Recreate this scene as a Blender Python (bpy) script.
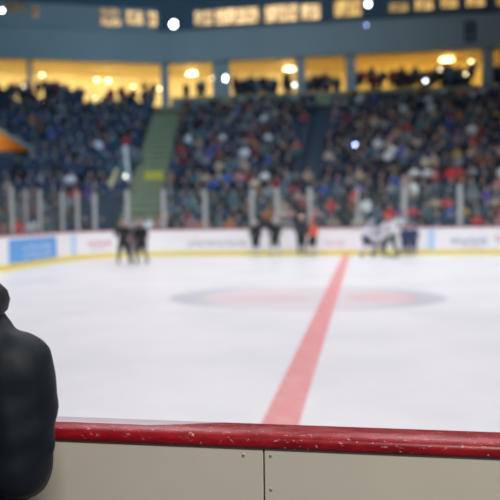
import bpy, bmesh, math, random
from mathutils import Vector, Matrix
from mathutils.bvhtree import BVHTree
for o in list(bpy.data.objects): bpy.data.objects.remove(o)
S = bpy.context.scene; C = S.collection; PI = math.pi
R = random.Random(11)

# ------------------------------------------------------------------ camera
PITCH, YAW, ROLL, EYE = .0505, .1616, .01286, 1.655
cam = bpy.data.cameras.new('camera'); camo = bpy.data.objects.new('camera', cam); C.objects.link(camo)
cam.sensor_width = 36; cam.lens = 695/500*36; cam.clip_end = 300; cam.clip_start = .05
fw = Vector((-math.sin(YAW), math.cos(YAW), 0)); rt = Vector((math.cos(YAW), math.sin(YAW), 0)); up = Vector((0, 0, 1))
fw2 = fw*math.cos(PITCH)-up*math.sin(PITCH); up2 = up*math.cos(PITCH)+fw*math.sin(PITCH)
r3 = rt*math.cos(ROLL)-up2*math.sin(ROLL); u3 = up2*math.cos(ROLL)+rt*math.sin(ROLL)
m = Matrix.Identity(4)
for i in range(3): m[i][0], m[i][1], m[i][2] = r3[i], u3[i], -fw2[i]
m.translation = (0, 0, EYE); camo.matrix_world = m
cam.dof.use_dof = True; cam.dof.focus_distance = 1.86; cam.dof.aperture_fstop = 50/22
S.camera = camo
S.view_settings.view_transform = 'Standard'; S.view_settings.look = 'None'; S.view_settings.gamma = 1
S.view_settings.use_curve_mapping = False; S.view_settings.exposure = 0.0
# ------------------------------------------------------------------ world and big lights
W = bpy.data.worlds.new('world'); S.world = W; W.use_nodes = True
W.node_tree.nodes['Background'].inputs[0].default_value = (.02, .035, .06, 1)
W.node_tree.nodes['Background'].inputs[1].default_value = 1.0
def area(name, loc, target, sx, sy, power, col, spread=180):
    l = bpy.data.lights.new(name, 'AREA'); l.shape = 'RECTANGLE'; l.size = sx; l.size_y = sy; l.energy = power; l.color = col
    l.spread = math.radians(spread)
    o = bpy.data.objects.new(name, l); C.objects.link(o); o.location = loc
    o.rotation_euler = (Vector(target)-Vector(loc)).to_track_quat('-Z', 'Y').to_euler(); return o
RINK_W = 265
for gx, gl in ((-7, 1.22), (2, .98), (11, .95)):                                   # lamp rows hanging over the ice
    for gy, gk in ((3, .55), (9, .85), (15, 1.25), (21, 1.7), (26, 1.3)):
        area('rink_lamp', (gx, gy, 15.5), (gx, gy, 0), 2.4, 1.2, RINK_W*gk*gl, (.985, .985, 1.0), 150)
area('stand_fill', (2, 20, 16.8), (2, 36, 3.5), 8, 1.5, 190, (.56, .82, 1), 85)  # added blue fill, lifts the dark stands in place of haze
area('stand_fill', (-10, 22, 16.8), (-16, 38, 6), 6, 1.5, 620, (.34, .66, 1), 100)
area('deck_fill', (-4, 34, 17.2), (-4, 50, 13.5), 16, 1, 270, (.58, .84, 1), 110)  # added blue fill that brightens the upper deck front
area('deck_fill', (-16, 32, 17.2), (-20, 48, 14.6), 10, 1, 180, (.42, .78, 1), 110)
area('near_fill', (2.6, -3.6, 7), (.2, 1.8, .9), 2.4, 1.2, 290, (1, .96, .88), 120)   # unseen light behind the camera, aimed at the near boards

# ------------------------------------------------------------------ materials
def mat(name, col, rough=.7, metal=0, noise=0, scale=8, bump=0, emit=None, es=1, coat=0, spec=None):
    M_ = bpy.data.materials.new(name); M_.use_nodes = True; nt = M_.node_tree; b = nt.nodes['Principled BSDF']
    b.inputs['Base Color'].default_value = (*col, 1); b.inputs['Roughness'].default_value = rough; b.inputs['Metallic'].default_value = metal
    if coat: b.inputs['Coat Weight'].default_value = coat
    if spec is not None: b.inputs['Specular IOR Level'].default_value = spec
    if emit: b.inputs['Emission Color'].default_value = (*emit, 1); b.inputs['Emission Strength'].default_value = es
    if noise or bump:
        tc = nt.nodes.new('ShaderNodeTexCoord'); n = nt.nodes.new('ShaderNodeTexNoise'); n.inputs['Scale'].default_value = scale; n.inputs['Detail'].default_value = 4
        nt.links.new(tc.outputs['Object'], n.inputs['Vector'])
        if noise:
            r = nt.nodes.new('ShaderNodeMapRange'); r.inputs[3].default_value = 1-noise; r.inputs[4].default_value = 1+noise
            nt.links.new(n.outputs[0], r.inputs[0]); x = nt.nodes.new('ShaderNodeVectorMath'); x.operation = 'SCALE'; x.inputs[0].default_value = col
            nt.links.new(r.outputs[0], x.inputs['Scale']); nt.links.new(x.outputs[0], b.inputs['Base Color'])
        if bump:
            bp = nt.nodes.new('ShaderNodeBump'); bp.inputs['Strength'].default_value = bump; bp.inputs['Distance'].default_value = .01
            nt.links.new(n.outputs[0], bp.inputs['Height']); nt.links.new(bp.outputs[0], b.inputs['Normal'])
    return M_
class G:                                                  # tiny helper for node graphs
    def __init__(s, M_): s.nt = M_.node_tree; s.b = s.nt.nodes['Principled BSDF']
    def n(s, t, **k):
        x = s.nt.nodes.new(t)
        for a, v in k.items(): setattr(x, a, v)
        return x
    def set(s, sock, v):
        if hasattr(v, 'is_output'): s.nt.links.new(v, sock)
        else: sock.default_value = v
    def m(s, op, a, b=0, c=0):
        x = s.n('ShaderNodeMath', operation=op)
        for i, v in enumerate((a, b, c)): s.set(x.inputs[i], v)
        return x.outputs[0]
    def mix(s, f, a, b):
        x = s.n('ShaderNodeMix', data_type='RGBA'); s.set(x.inputs[0], f)
        s.set(x.inputs[6], (*a, 1) if isinstance(a, tuple) else a); s.set(x.inputs[7], (*b, 1) if isinstance(b, tuple) else b); return x.outputs[2]
    def noise(s, vec, scale, detail=4, rough=.5):
        x = s.n('ShaderNodeTexNoise'); x.inputs['Scale'].default_value = scale; x.inputs['Detail'].default_value = detail; x.inputs['Roughness'].default_value = rough
        s.nt.links.new(vec, x.inputs['Vector']); return x.outputs[0]
    def ss(s, v, a, b):                                   # smooth step from a to b
        x = s.n('ShaderNodeMapRange', interpolation_type='SMOOTHSTEP'); s.set(x.inputs[0], v); x.inputs[1].default_value = a; x.inputs[2].default_value = b; return x.outputs[0]

def ice_material():
    M_ = mat('ice', (.8, .8, .84), .34); g = G(M_); tc = g.n('ShaderNodeTexCoord'); P = tc.outputs['Object']
    sp = g.n('ShaderNodeSeparateXYZ'); g.nt.links.new(P, sp.inputs[0]); x, y = sp.outputs[0], sp.outputs[1]
    n1 = g.noise(P, .5, 5); n2 = g.noise(P, 5, 6, .7)
    base = g.mix(g.ss(n1, .35, .7), (.80, .785, .83), (.72, .715, .77))
    base = g.mix(g.m('MULTIPLY', g.ss(n2, .5, .8), .35), base, (.88, .88, .92))
    def band(v, a, b, e=.012): return g.m('MULTIPLY', g.ss(v, a-e, a+e), g.m('SUBTRACT', 1, g.ss(v, b-e, b+e)))
    # centre emblem, painted under the ice: an oval of blue-grey with pale red patches
    ex = g.m('DIVIDE', g.m('ADD', x, 1.15), 2.8); ey = g.m('DIVIDE', g.m('SUBTRACT', y, 13.85), 2.05)
    rr = g.m('SQRT', g.m('ADD', g.m('MULTIPLY', ex, ex), g.m('MULTIPLY', ey, ey)))
    ang = g.noise(P, .8, 3)
    oval = g.m('SUBTRACT', 1, g.ss(rr, .96, 1.0))
    base = g.mix(g.m('MULTIPLY', oval, .35), base, (.66, .50, .55))
    ring = g.m('MULTIPLY', g.m('MULTIPLY', g.ss(rr, .70, .78), oval), g.ss(g.m('ABSOLUTE', ex), .25, .8))
    base = g.mix(g.m('MULTIPLY', ring, .55), base, (.40, .44, .53))
    e2x = g.m('DIVIDE', g.m('SUBTRACT', x, .35), .75); e2y = g.m('DIVIDE', g.m('SUBTRACT', y, 13.9), .8)
    rd = g.m('SUBTRACT', 1, g.ss(g.m('ADD', g.m('MULTIPLY', e2x, e2x), g.m('MULTIPLY', e2y, e2y)), .8, 1.0))
    base = g.mix(g.m('MULTIPLY', rd, .28), base, (.74, .20, .24))
    e3x = g.m('DIVIDE', g.m('ADD', x, 2.1), 1.1); e3y = g.m('DIVIDE', g.m('SUBTRACT', y, 13.6), .8)
    r3_ = g.m('SUBTRACT', 1, g.ss(g.m('ADD', g.m('MULTIPLY', e3x, e3x), g.m('MULTIPLY', e3y, e3y)), .8, 1.0))
    base = g.mix(g.m('MULTIPLY', r3_, .28), base, (.72, .36, .42))
    # faint face-off spot
    fx = g.m('ADD', x, 4.9); fy = g.m('SUBTRACT', y, 11.2)
    fd = g.m('SUBTRACT', 1, g.ss(g.m('SQRT', g.m('ADD', g.m('MULTIPLY', fx, fx), g.m('MULTIPLY', fy, fy))), .28, .33))
    base = g.mix(g.m('MULTIPLY', fd, .12), base, (.75, .25, .30))
    line = g.m('MULTIPLY', band(x, -.806, -.506), .92)
    lc = g.mix(g.ss(n2, .4, .75), (.77, .27, .29), (.80, .39, .40))
    base = g.mix(line, base, lc)
    g.set(g.b.inputs['Base Color'], base); g.set(g.b.inputs['Roughness'], g.m('ADD', .26, g.m('MULTIPLY', n2, .2)))
    bp = g.n('ShaderNodeBump'); bp.inputs['Strength'].default_value = .15; bp.inputs['Distance'].default_value = .003
    g.nt.links.new(n2, bp.inputs['Height']); g.nt.links.new(bp.outputs[0], g.b.inputs['Normal']); return M_

def rail_material():
    M_ = mat('worn_red_plastic', (.42, .012, .02), .3, spec=.28); g = G(M_); tc = g.n('ShaderNodeTexCoord'); P = tc.outputs['Object']
    sp = g.n('ShaderNodeSeparateXYZ'); g.nt.links.new(P, sp.inputs[0]); x, y, z = sp.outputs
    mp = g.n('ShaderNodeMapping'); mp.inputs['Scale'].default_value = (1, 3, 3); g.nt.links.new(P, mp.inputs[0])
    n1 = g.noise(mp.outputs[0], 9, 6, .75); n2 = g.noise(P, 70, 3, .6); n3 = g.noise(mp.outputs[0], 42, 5, .7)
    base = g.mix(g.ss(n1, .3, .7), (.17, .003, .009), (.32, .007, .013))
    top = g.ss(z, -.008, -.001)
    # pale band along the rink-side edge of the cap: wide on the left, patchy on the right
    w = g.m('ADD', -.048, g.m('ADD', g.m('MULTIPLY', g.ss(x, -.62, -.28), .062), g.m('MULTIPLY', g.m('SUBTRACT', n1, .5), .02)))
    pale_edge = g.m('MULTIPLY', g.m('MULTIPLY', top, g.ss(g.m('SUBTRACT', y, g.m('ADD', .043, w)), 0, .006)), .8)
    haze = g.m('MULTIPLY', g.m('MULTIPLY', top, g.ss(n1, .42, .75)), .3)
    base = g.mix(haze, base, (.40, .20, .24)); base = g.mix(pale_edge, base, (.62, .56, .66))
    chips = g.m('MULTIPLY', g.ss(n3, .62, .66), g.m('MULTIPLY', g.ss(z, -.03, -.004), g.ss(n2, .35, .6)))
    base = g.mix(g.m('MULTIPLY', chips, .85), base, (.75, .66, .64))
    sp2 = g.m('MULTIPLY', g.ss(n2, .66, .70), .5); base = g.mix(sp2, base, (.7, .45, .42))
    g.set(g.b.inputs['Base Color'], base); g.set(g.b.inputs['Roughness'], g.m('ADD', .22, g.m('MULTIPLY', n1, .25)))
    bp = g.n('ShaderNodeBump'); bp.inputs['Strength'].default_value = .25; bp.inputs['Distance'].default_value = .002
    g.nt.links.new(n3, bp.inputs['Height']); g.nt.links.new(bp.outputs[0], g.b.inputs['Normal']); return M_

def glass_material():
    M_ = bpy.data.materials.new('rink_glass'); M_.use_nodes = True; nt = M_.node_tree
    for n in list(nt.nodes): nt.nodes.remove(n)
    o = nt.nodes.new('ShaderNodeOutputMaterial'); t = nt.nodes.new('ShaderNodeBsdfTransparent'); gl = nt.nodes.new('ShaderNodeBsdfGlossy'); d = nt.nodes.new('ShaderNodeBsdfDiffuse')
    t.inputs[0].default_value = (.94, .98, .975, 1); gl.inputs['Roughness'].default_value = .08; d.inputs[0].default_value = (.50, .62, .62, 1)
    fr = nt.nodes.new('ShaderNodeFresnel'); fr.inputs[0].default_value = 1.4
    ge = nt.nodes.new('ShaderNodeNewGeometry'); mr = nt.nodes.new('ShaderNodeMapRange'); mr.inputs[3].default_value = 1.4; mr.inputs[4].default_value = 1/1.4
    nt.links.new(ge.outputs['Backfacing'], mr.inputs[0]); nt.links.new(mr.outputs[0], fr.inputs[0])
    a = nt.nodes.new('ShaderNodeMixShader'); b = nt.nodes.new('ShaderNodeMixShader'); a.inputs[0].default_value = .022
    nt.links.new(t.outputs[0], a.inputs[1]); nt.links.new(d.outputs[0], a.inputs[2])
    nt.links.new(fr.outputs[0], b.inputs[0]); nt.links.new(a.outputs[0], b.inputs[1]); nt.links.new(gl.outputs[0], b.inputs[2]); nt.links.new(b.outputs[0], o.inputs[0])
    return M_

M = dict(
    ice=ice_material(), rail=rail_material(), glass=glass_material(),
    panel=mat('cream_board', (.545, .50, .43), .42, noise=.06, scale=5, bump=.05),
    seam=mat('dark_seam', (.02, .02, .022), .8), screw=mat('dull_steel', (.50, .47, .42), .45, .3),
    board=mat('white_board', (.90, .865, .885), .4, noise=.03, scale=2), kick=mat('yellow_kick', (.80, .64, .12), .45, noise=.08, scale=4),
    cap=mat('red_cap', (.50, .12, .16), .4), adblue=mat('ad_blue', (.12, .36, .76), .45, noise=.05), adpale=mat('ad_pale_blue', (.50, .66, .86), .45),
    adred=mat('ad_red', (.74, .30, .33), .5), adgrey=mat('ad_grey', (.42, .44, .47), .5), adnavy=mat('ad_blue_grey', (.28, .36, .50), .5), adpink=mat('ad_pink_grey', (.66, .52, .56), .5),
    post=mat('post_aluminium', (.37, .39, .39), .6, .1), conc=mat('stand_concrete', (.055, .075, .105), .85, noise=.2, scale=1.5),
    walk=mat('walkway_rubber', (.10, .105, .11), .8, noise=.2, scale=3), stair=mat('stair_concrete', (.22, .27, .255), .85, noise=.15, scale=2),
    nose=mat('stair_nosing_yellow', (.40, .36, .12), .6), bench=mat('navy_bench', (.02, .038, .07), .5, noise=.1), steel=mat('grey_steel', (.16, .18, .2), .5, .5),
    fascia=mat('blue_grey_fascia', (.305, .34, .35), .7, noise=.12, scale=.35), dark=mat('dark_navy_wall', (.07, .115, .16), .8, noise=.2, scale=1), roof=mat('roof_dark', (.05, .06, .075), .9, noise=.2, scale=.5),
    warm=mat('concourse_paint', (.80, .66, .36), .8, noise=.25, scale=.55), warmfloor=mat('concourse_floor', (.3, .24, .16), .7, noise=.1), orange=mat('orange_paint', (.75, .34, .08), .8, noise=.2, scale=1),
    yellow=mat('yellow_panel', (.62, .50, .05), .5, noise=.05), cloth=mat('grey_cover', (.13, .155, .17), .9, noise=.15, scale=3, bump=.4),
    white=mat('white_cloth', (.72, .73, .72), .8, noise=.06, scale=4), beige=mat('beige_cloth', (.62, .54, .30), .8, noise=.15, scale=4), black=mat('black_plastic', (.012, .013, .016), .5, noise=.2),
    skin=mat('skin', (.44, .26, .20), .55, noise=.06, scale=20), eye=mat('eye_dark', (.02, .015, .015), .2),
    lampw=mat('lamp_white', (.9, .9, .9), .4, emit=(.86, .95, 1), es=15), lampy=mat('lamp_warm', (.9, .85, .7), .4, emit=(1, .84, .48), es=7), lampb=mat('screen_blue', (.5, .6, .9), .4, emit=(.40, .50, 1), es=10),
    coat=mat('dark_teal_nylon', (.0032, .0078, .0150), .62, noise=.15, scale=6, bump=.2, spec=.3), trousers=mat('charcoal_trousers', (.03, .032, .04), .8), shoe=mat('black_shoe', (.01, .01, .01), .5),
)
def window_material(i, col, st):
    M_ = mat('lit_window', (.05, .05, .05), .2); g = G(M_); tc = g.n('ShaderNodeTexCoord')
    n = g.noise(tc.outputs['Object'], 1.7+.2*i, 3, .6)
    g.set(g.b.inputs['Emission Color'], g.mix(g.ss(n, .36, .62), tuple(c*k for c, k in zip(col, (.35, .26, .2))), col)); g.b.inputs['Emission Strength'].default_value = st; return M_

# ------------------------------------------------------------------ mesh helpers
def box(bm, x0, x1, y0, y1, z0, z1, mi=0, M4=None):
    v = [bm.verts.new(p) for p in ((x0, y0, z0), (x1, y0, z0), (x1, y1, z0), (x0, y1, z0), (x0, y0, z1), (x1, y0, z1), (x1, y1, z1), (x0, y1, z1))]
    for f in ((3, 2, 1, 0), (4, 5, 6, 7), (0, 1, 5, 4), (1, 2, 6, 5), (2, 3, 7, 6), (3, 0, 4, 7)):
        bm.faces.new([v[i] for i in f]).material_index = mi
    if M4: bmesh.ops.transform(bm, matrix=M4, verts=v)
    return v
def hexa(bm, lo, hi, mi=0):                               # a solid from 4 lower and 4 upper points
    v = [bm.verts.new(p) for p in list(lo)+list(hi)]
    for f in ((3, 2, 1, 0), (4, 5, 6, 7), (0, 1, 5, 4), (1, 2, 6, 5), (2, 3, 7, 6), (3, 0, 4, 7)):
        bm.faces.new([v[i] for i in f]).material_index = mi
def cone(bm, a, b, ra, rb, seg=12, mi=0, caps=True):
    a, b = Vector(a), Vector(b); q = (b-a).to_track_quat('Z', 'Y'); rings = []
    for p, r in ((a, ra), (b, rb)):
        rings.append([bm.verts.new(p+q@Vector((math.cos(2*PI*k/seg)*r, math.sin(2*PI*k/seg)*r, 0))) for k in range(seg)])
    for k in range(seg):
        bm.faces.new((rings[0][k], rings[0][(k+1) % seg], rings[1][(k+1) % seg], rings[1][k])).material_index = mi
    if caps: bm.faces.new(rings[0][::-1]).material_index = mi; bm.faces.new(rings[1]).material_index = mi
def ball(bm, c, r, s=(1, 1, 1), seg=12, mi=0, rot=None):
    mt = Matrix.Translation(c) @ (rot.to_matrix().to_4x4() if rot else Matrix.Identity(4)) @ Matrix.Diagonal((r*s[0], r*s[1], r*s[2], 1))
    g = bmesh.ops.create_uvsphere(bm, u_segments=seg, v_segments=max(6, seg//2+2), radius=1, matrix=mt)
    for f in {f for v in g['verts'] for f in v.link_faces}: f.material_index = mi
def obj(name, bm, mats, parent=None, smooth=False, bevel=0):
    if not isinstance(mats, (list, tuple)): mats = [mats]
    bmesh.ops.recalc_face_normals(bm, faces=bm.faces)
    me = bpy.data.meshes.new(name); bm.to_mesh(me); bm.free()
    for x in mats: me.materials.append(x)
    if smooth:
        for p in me.polygons: p.use_smooth = True
    o = bpy.data.objects.new(name, me); C.objects.link(o)
    if parent: o.parent = parent
    if bevel:
        b = o.modifiers.new('bevel', 'BEVEL'); b.width = bevel; b.segments = 3; b.limit_method = 'ANGLE'
    return o
def tag(o, label=None, cat=None, group=None, kind=None):
    for k, v in (('label', label), ('category', cat), ('group', group), ('kind', kind)):
        if v: o[k] = v
    return o
def empty(name, loc=(0, 0, 0), rz=0, **k):
    o = bpy.data.objects.new(name, None); C.objects.link(o); o.location = loc; o.rotation_euler = (0, 0, rz); o.empty_display_size = .1; return tag(o, **k)
def nb(): return bmesh.new()
def struct(name, bm, m_, label, cat='structure'):
    return tag(obj(name, bm, m_), label, cat, kind='structure')
ORD = lambda n: '%d%s' % (n, 'th' if 10 <= n % 100 <= 20 else {1: 'st', 2: 'nd', 3: 'rd'}.get(n % 10, 'th'))

# stand coordinates: o metres back from the front row, t metres left of the bend (negative: right of it)
AL = math.radians(22); TN = math.tan(AL/2); KX, KY = -10.3, 29.2
DL = Vector((-math.cos(AL), -math.sin(AL), 0))
def SP(o, t, z=0):
    k = Vector((KX-o*TN, KY+o, z))
    return k + (DL*t if t >= 0 else Vector((-t, 0, 0)))
def ang(t): return AL if t >= 0 else 0                    # turn of things facing the ice (-y when 0)
def sbox(bm, t0, t1, o0, o1, z0, z1, mi=0):
    if t0*t1 < 0:
        sbox(bm, t0, 0, o0, o1, z0, z1, mi); sbox(bm, 0-1e-9 if t1 < 0 else 0, t1, o0, o1, z0, z1, mi); return
    def P(o, t, z):
        k = Vector((KX-o*TN, KY+o, z)); left = max(t0, t1) > 1e-6
        return k + (DL*t if left else Vector((-t, 0, 0)))
    hexa(bm, [P(o0, t0, z0), P(o0, t1, z0), P(o1, t1, z0), P(o1, t0, z0)], [P(o0, t0, z1), P(o0, t1, z1), P(o1, t1, z1), P(o1, t0, z1)], mi)

# ------------------------------------------------------------------ structure
bm = nb(); box(bm, -11.25, 20, 1.86, 28.1, -.1, 0); struct('floor_ice', bm, M['ice'], 'white rink ice with a pale red centre line and oval centre emblem', 'ice')
bm = nb(); box(bm, -34, 20, -6, 62, -.3, -.1); box(bm, -34, 20, -6, 1.86, -.1, 0); box(bm, -34, -11.25, 1.86, 62, -.1, 0); box(bm, -11.25, 20, 28.1, 62, -.1, 0)
struct('floor', bm, M['walk'], 'dark rubber floor around the rink', 'floor')
ROWS, PITCH_R, RISE = 24, .85, .39
bm = nb()
for i in range(1, ROWS):
    sbox(bm, -26, 15.5, i*PITCH_R-.0, (i+1)*PITCH_R if i < ROWS-1 else 20.9, 0 if i == 1 else RISE*i-.9, RISE*i)
struct('floor_stand_tiers', bm, M['conc'], 'stepped concrete tiers of the far stand under the crowd', 'stand')
ZC = 9.7                                                  # concourse floor
bm = nb(); sbox(bm, -26, 15.5, 20.9, 27.0, ZC-.4, ZC); struct('floor_concourse', bm, M['warmfloor'], 'upper concourse floor behind the last row', 'floor')
bm = nb(); sbox(bm, -26, 15.5, 26.0, 26.3, ZC, 13.2); struct('wall_concourse', bm, M['warm'], 'warm yellow lit rear wall of the upper concourse', 'wall')
bm = nb(); sbox(bm, -26, 15.5, 20.9, 26.3, 12.95, 13.2); struct('ceiling_concourse', bm, M['warm'], 'warm lit ceiling of the upper concourse', 'ceiling')
bm = nb(); sbox(bm, -26, 15.5, 20.6, 21.0, 12.85, 14.95); sbox(bm, -26, 15.5, 20.5, 21.05, 14.95, 15.07); sbox(bm, -26, 15.5, 20.55, 21.0, 12.78, 12.86)
struct('wall_deck_front', bm, M['fascia'], 'long plain blue-grey upper deck front above the yellow concourse openings', 'wall')
bm = nb(); sbox(bm, .6, 15.5, 21.5, 21.6, 14.95, 16.95); struct('wall_suites_lower', bm, M['fascia'], 'lighter blue-grey lower part of the suite wall left of the bend', 'wall')  # lighter slab over the dark suite wall, left of the bend only
bm = nb(); sbox(bm, -26, 15.5, 21.6, 21.9, 14.9, 18.6); struct('wall_suites', bm, M['dark'], 'dark upper wall holding the row of lit suite windows', 'wall')
bm = nb(); sbox(bm, -26, 15.5, 21.0, 27, 14.8, 14.95); struct('floor_deck', bm, M['dark'], 'dark upper deck slab', 'floor')
# pillars between the concourse openings (x taken on the straight side, t on the angled side)
def tx(x, o=20.8): return -(x-(KX-o*TN))
for n, (a, b, lab) in enumerate(((tx(-14.6)+.0, tx(-13.95), 'narrow grey pillar at the bend of the concourse'), (tx(-10.75), tx(-9.45), 'wide grey pier with the white lamp on it'),
        (tx(-4.62), tx(-4.0), 'grey pier above the dark aisle, left of the narrower one'), (tx(-1.1), tx(-.42), 'grey pier right of the dark aisle top'), (tx(8.2), tx(8.85), 'grey pier near the right end of the concourse'), (9.7, 9.45, 'thin mullion in the leftmost yellow opening'))):
    bm = nb(); sbox(bm, min(a, b) if a*b > 0 else .3, max(a, b) if a*b > 0 else -.3, 20.92, 21.3, ZC, 12.9)
    struct('trim_pier_%d' % (n+1), bm, M['fascia'], lab, 'pillar')
bm = nb(); sbox(bm, tx(-13.9), tx(8.2), 20.75, 20.9, ZC-.3, ZC+.62); sbox(bm, tx(8.9), -26, 20.75, 20.9, ZC-.3, ZC+.62)
struct('wall_parapet', bm, mat('parapet_paint', (.32, .30, .20), .8, noise=.45, scale=.7), 'low parapet behind the top row right of the stairway', 'wall')
bm = nb(); box(bm, -34, 20, -6, 62, 18.6, 18.9); struct('ceiling', bm, M['roof'], 'dark arena roof', 'ceiling')
for nm, a in (('wall_left', (-34, -33.7, -6, 62)), ('wall_right', (19.7, 20, -6, 62)), ('wall_back', (-34, 20, -6, -5.7)), ('wall_far', (-34, 20, 61.7, 62))):
    bm = nb(); box(bm, *a, 0, 18.6); struct(nm, bm, M['dark'], 'dark outer arena wall, ' + nm.split('_')[1] + ' side', 'wall')

# suite windows
wins = [(4.6, 3.2, 15.55, 16.12, 1.0), (4.6, 3.3, 16.3, 16.8, .6), (2.75, 1.55, 15.75, 16.7, 1.2), (1.15, .55, 15.7, 16.7, 1.3), (9.4, 8.9, 15.9, 16.7, .25), (11.3, 9.9, 16.2, 16.9, .12)]
for a, b, z0, z1, st in ((-12.18, -10.85, 15.63, 16.65, 1.0), (-10.6, -7.45, 15.6, 16.68, 1.45), (-6.95, -4.6, 15.58, 16.72, 1.3), (-4.3, -3.0, 15.6, 16.65, 1.35), (-1.95, -.1, 15.68, 16.8, 1.0),
        (1.9, 3.15, 15.78, 16.35, .55), (3.65, 4.85, 15.8, 16.5, .95), (5.4, 6.5, 15.85, 16.5, .85), (7.1, 8.3, 15.85, 16.6, .9), (9.1, 10.6, 15.8, 16.5, .5)):
    wins.append((tx(a, 21.6), tx(b, 21.6), z0, z1, st))
wl = ['dim lower window of the pair', 'dim upper window of the pair', 'lit window', 'narrow lit window', 'tiny dim window', 'faint dark window', 'pale yellow window', 'longest bright window', 'bright window', 'short bright window',
      'yellow window under the white lamp', 'dim window row', 'yellow window', 'yellow window', 'yellow window', 'last yellow window']
wpos = ['left of the bend', 'left of the bend, upper one', 'left of the bright white lamp', 'just left of the bright white lamp', 'far left of the deck', 'beside the far left lamp', 'first right of the bend', 'second right of the bend',
        'third right of the bend', 'fourth right of the bend, short', 'fifth right of the bend', 'sixth right of the bend', 'seventh right of the bend', 'eighth right of the bend', 'ninth right of the bend, over the black speaker', 'at the right end']
for n, (a, b, z0, z1, st) in enumerate(wins):
    lo, hi = min(a, b), max(a, b); e = tag(empty('window_%d' % (n+1), SP(21.6, (lo+hi)/2, z0)), ('suite ' + wl[n].replace('of the pair', 'in a pair') + ', ' + wpos[n]), 'window', kind='structure')
    inv = Matrix.Translation(-e.location)
    def fin(nm, bm_, m_):
        bmesh.ops.transform(bm_, matrix=inv, verts=bm_.verts); return obj(nm, bm_, m_, e)
    bm = nb(); sbox(bm, lo, hi, 21.45, 21.50, z0, z1); col = (1, .72, .36) if n < 10 else (1, .66, .22)
    fin('pane', bm, window_material(n, col, st))
    bm = nb(); f = .06
    for q in ((lo-f, hi+f, z0-f, z0), (lo-f, hi+f, z1, z1+f), (lo-f, lo, z0, z1), (hi, hi+f, z0, z1)): sbox(bm, q[0], q[1], 21.42, 21.5, q[2], q[3])
    fin('frame', bm, M['steel'])
    k = max(1, round((hi-lo)/.75))
    for j in range(1, k):
        bm = nb(); t = lo+(hi-lo)*j/k; sbox(bm, t-.03, t+.03, 21.42, 21.48, z0, z1); fin('mullion', bm, M['steel'])

# concourse lights: real warm lamps along the ceiling
for t, p in ((12.5, 95), (8.5, 105), (4.5, 105), (1.2, 70), (tx(-12.3), 80), (tx(-8.2), 50), (tx(-5.6), 75), (tx(-2.4), 26), (tx(1), 60), (tx(4), 85), (tx(7), 80), (tx(10.2), 50)):
    c = SP(23.2, t, 12.85); area('concourse_light', c, c+Vector((0, .5, -2)), 1.6, .5, p*1.75, (1, .83, .45) if t > tx(-4) else (1, .70, .20))

# lamps that show as bright discs
def lamp(t, o, z, r, kind, label, long=0, tall=0):
    e = tag(empty('wall_lamp', SP(o, t, z)), label, 'lamp', 'bright lamps of the upper levels'); e.rotation_euler.z = ang(t)
    bm = nb(); box(bm, -r-.05-long, r+.05+long, .02, .12, -r-.05-tall, r+.05+tall); obj('housing', bm, M['steel'], e, bevel=.02)
    bm = nb(); ball(bm, (0, 0, 0), 1, (r+long, .06, r+tall), 32); obj('lens', bm, M[kind], e, True)
    return e
lamp(tx(-13.7, 21.2), 21.2, 15.75, .22, 'lampw', 'biggest bright white floodlight on the deck at the bend')
lamp(tx(.42, 21.2), 21.2, 16.35, .15, 'lampw', 'bright white floodlight over the middle of the deck front')
lamp(11.35, 21.2, 16.2, .11, 'lampw', 'white lamp at the far left of the upper deck')
lamp(tx(.3, 20.4), 20.45, 14.7, .05, 'lampb', 'small bluish lamp on the blue-grey deck front')
lamp(tx(-9.8, 20.8), 20.8, 11.55, .07, 'lampw', 'tall white lamp on the wide grey pier', tall=.12)
for t, z, lg, lab in ((5.55, 12.2, .10, 'left one of the paired round lamps in the left opening'), (4.7, 12.15, .14, 'right one of the paired round lamps in the left opening'), (9.6, 12.45, .08, 'round lamp at the left opening mullion'), (2.8, 11.75, .03, 'dim lamp midway along the left opening'), (.75, 11.65, .03, 'dim lamp just left of the bend pillar')):
    lamp(t, 24.5, z, .08, 'lampy', lab, long=lg*.6)
for x, z, lg, lab in ((-12.95, 12.55, .35, 'long ceiling lamp in the opening right of the bend pillar'), (-11.3, 12.15, .04, 'round lamp beside the wide grey pier'), (-5.35, 12.55, .45, 'long ceiling lamp in the middle opening'), (6.0, 12.7, .50, 'long ceiling lamp in the right opening'), (7.8, 12.5, .12, 'round lamp at the right opening edge')):
    lamp(tx(x, 23.5), 23.5, z, .08, 'lampy', lab, long=lg*.8)
for t, z, lab in ((9.9, 10.9, 'small warm lamp low at the left end of the left opening'), (7.45, 10.75, 'small warm lamp low, below the mullion side of the left opening'), (5.9, 10.7, 'small warm lamp low under the paired lamps'), (5.0, 10.2, 'lowest small warm lamp under the paired lamps'), (1.7, 10.5, 'small warm lamp low near the bend pillar')):
    lamp(t, 20.72, z, .06, 'lampy', lab)
lamp(tx(-4.75, 20.6), 20.6, 10.85, .075, 'lampw', 'small white lamp on the parapet below the middle opening')
lamp(tx(4.25, 20.2), 20.2, 10.65, .07, 'lampw', 'small white lamp above the right block, below the yellow opening')
lamp(tx(5.3, 20.6), 20.7, 11.5, .07, 'lampy', 'dim pinkish lamp on the parapet of the right opening')
lamp(tx(7.0, 20.6), 20.7, 11.1, .07, 'lampy', 'dim pale lamp near the right pier')
e = tag(empty('loudspeaker', SP(20.44, tx(7.2, 20.44), 13.9)), 'black loudspeaker box hung on the blue-grey deck front', 'loudspeaker')
bm = nb(); box(bm, -.33, .33, -.2, .158, -.65, .65); obj('cabinet', bm, M['black'], e, bevel=.03)
for z, r in ((.3, .2), (-.28, .25)):
    bm = nb(); cone(bm, (0, -.2, z), (0, -.23, z), r, r*.9, 20); obj('speaker_cone', bm, M['steel'], e)

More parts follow.
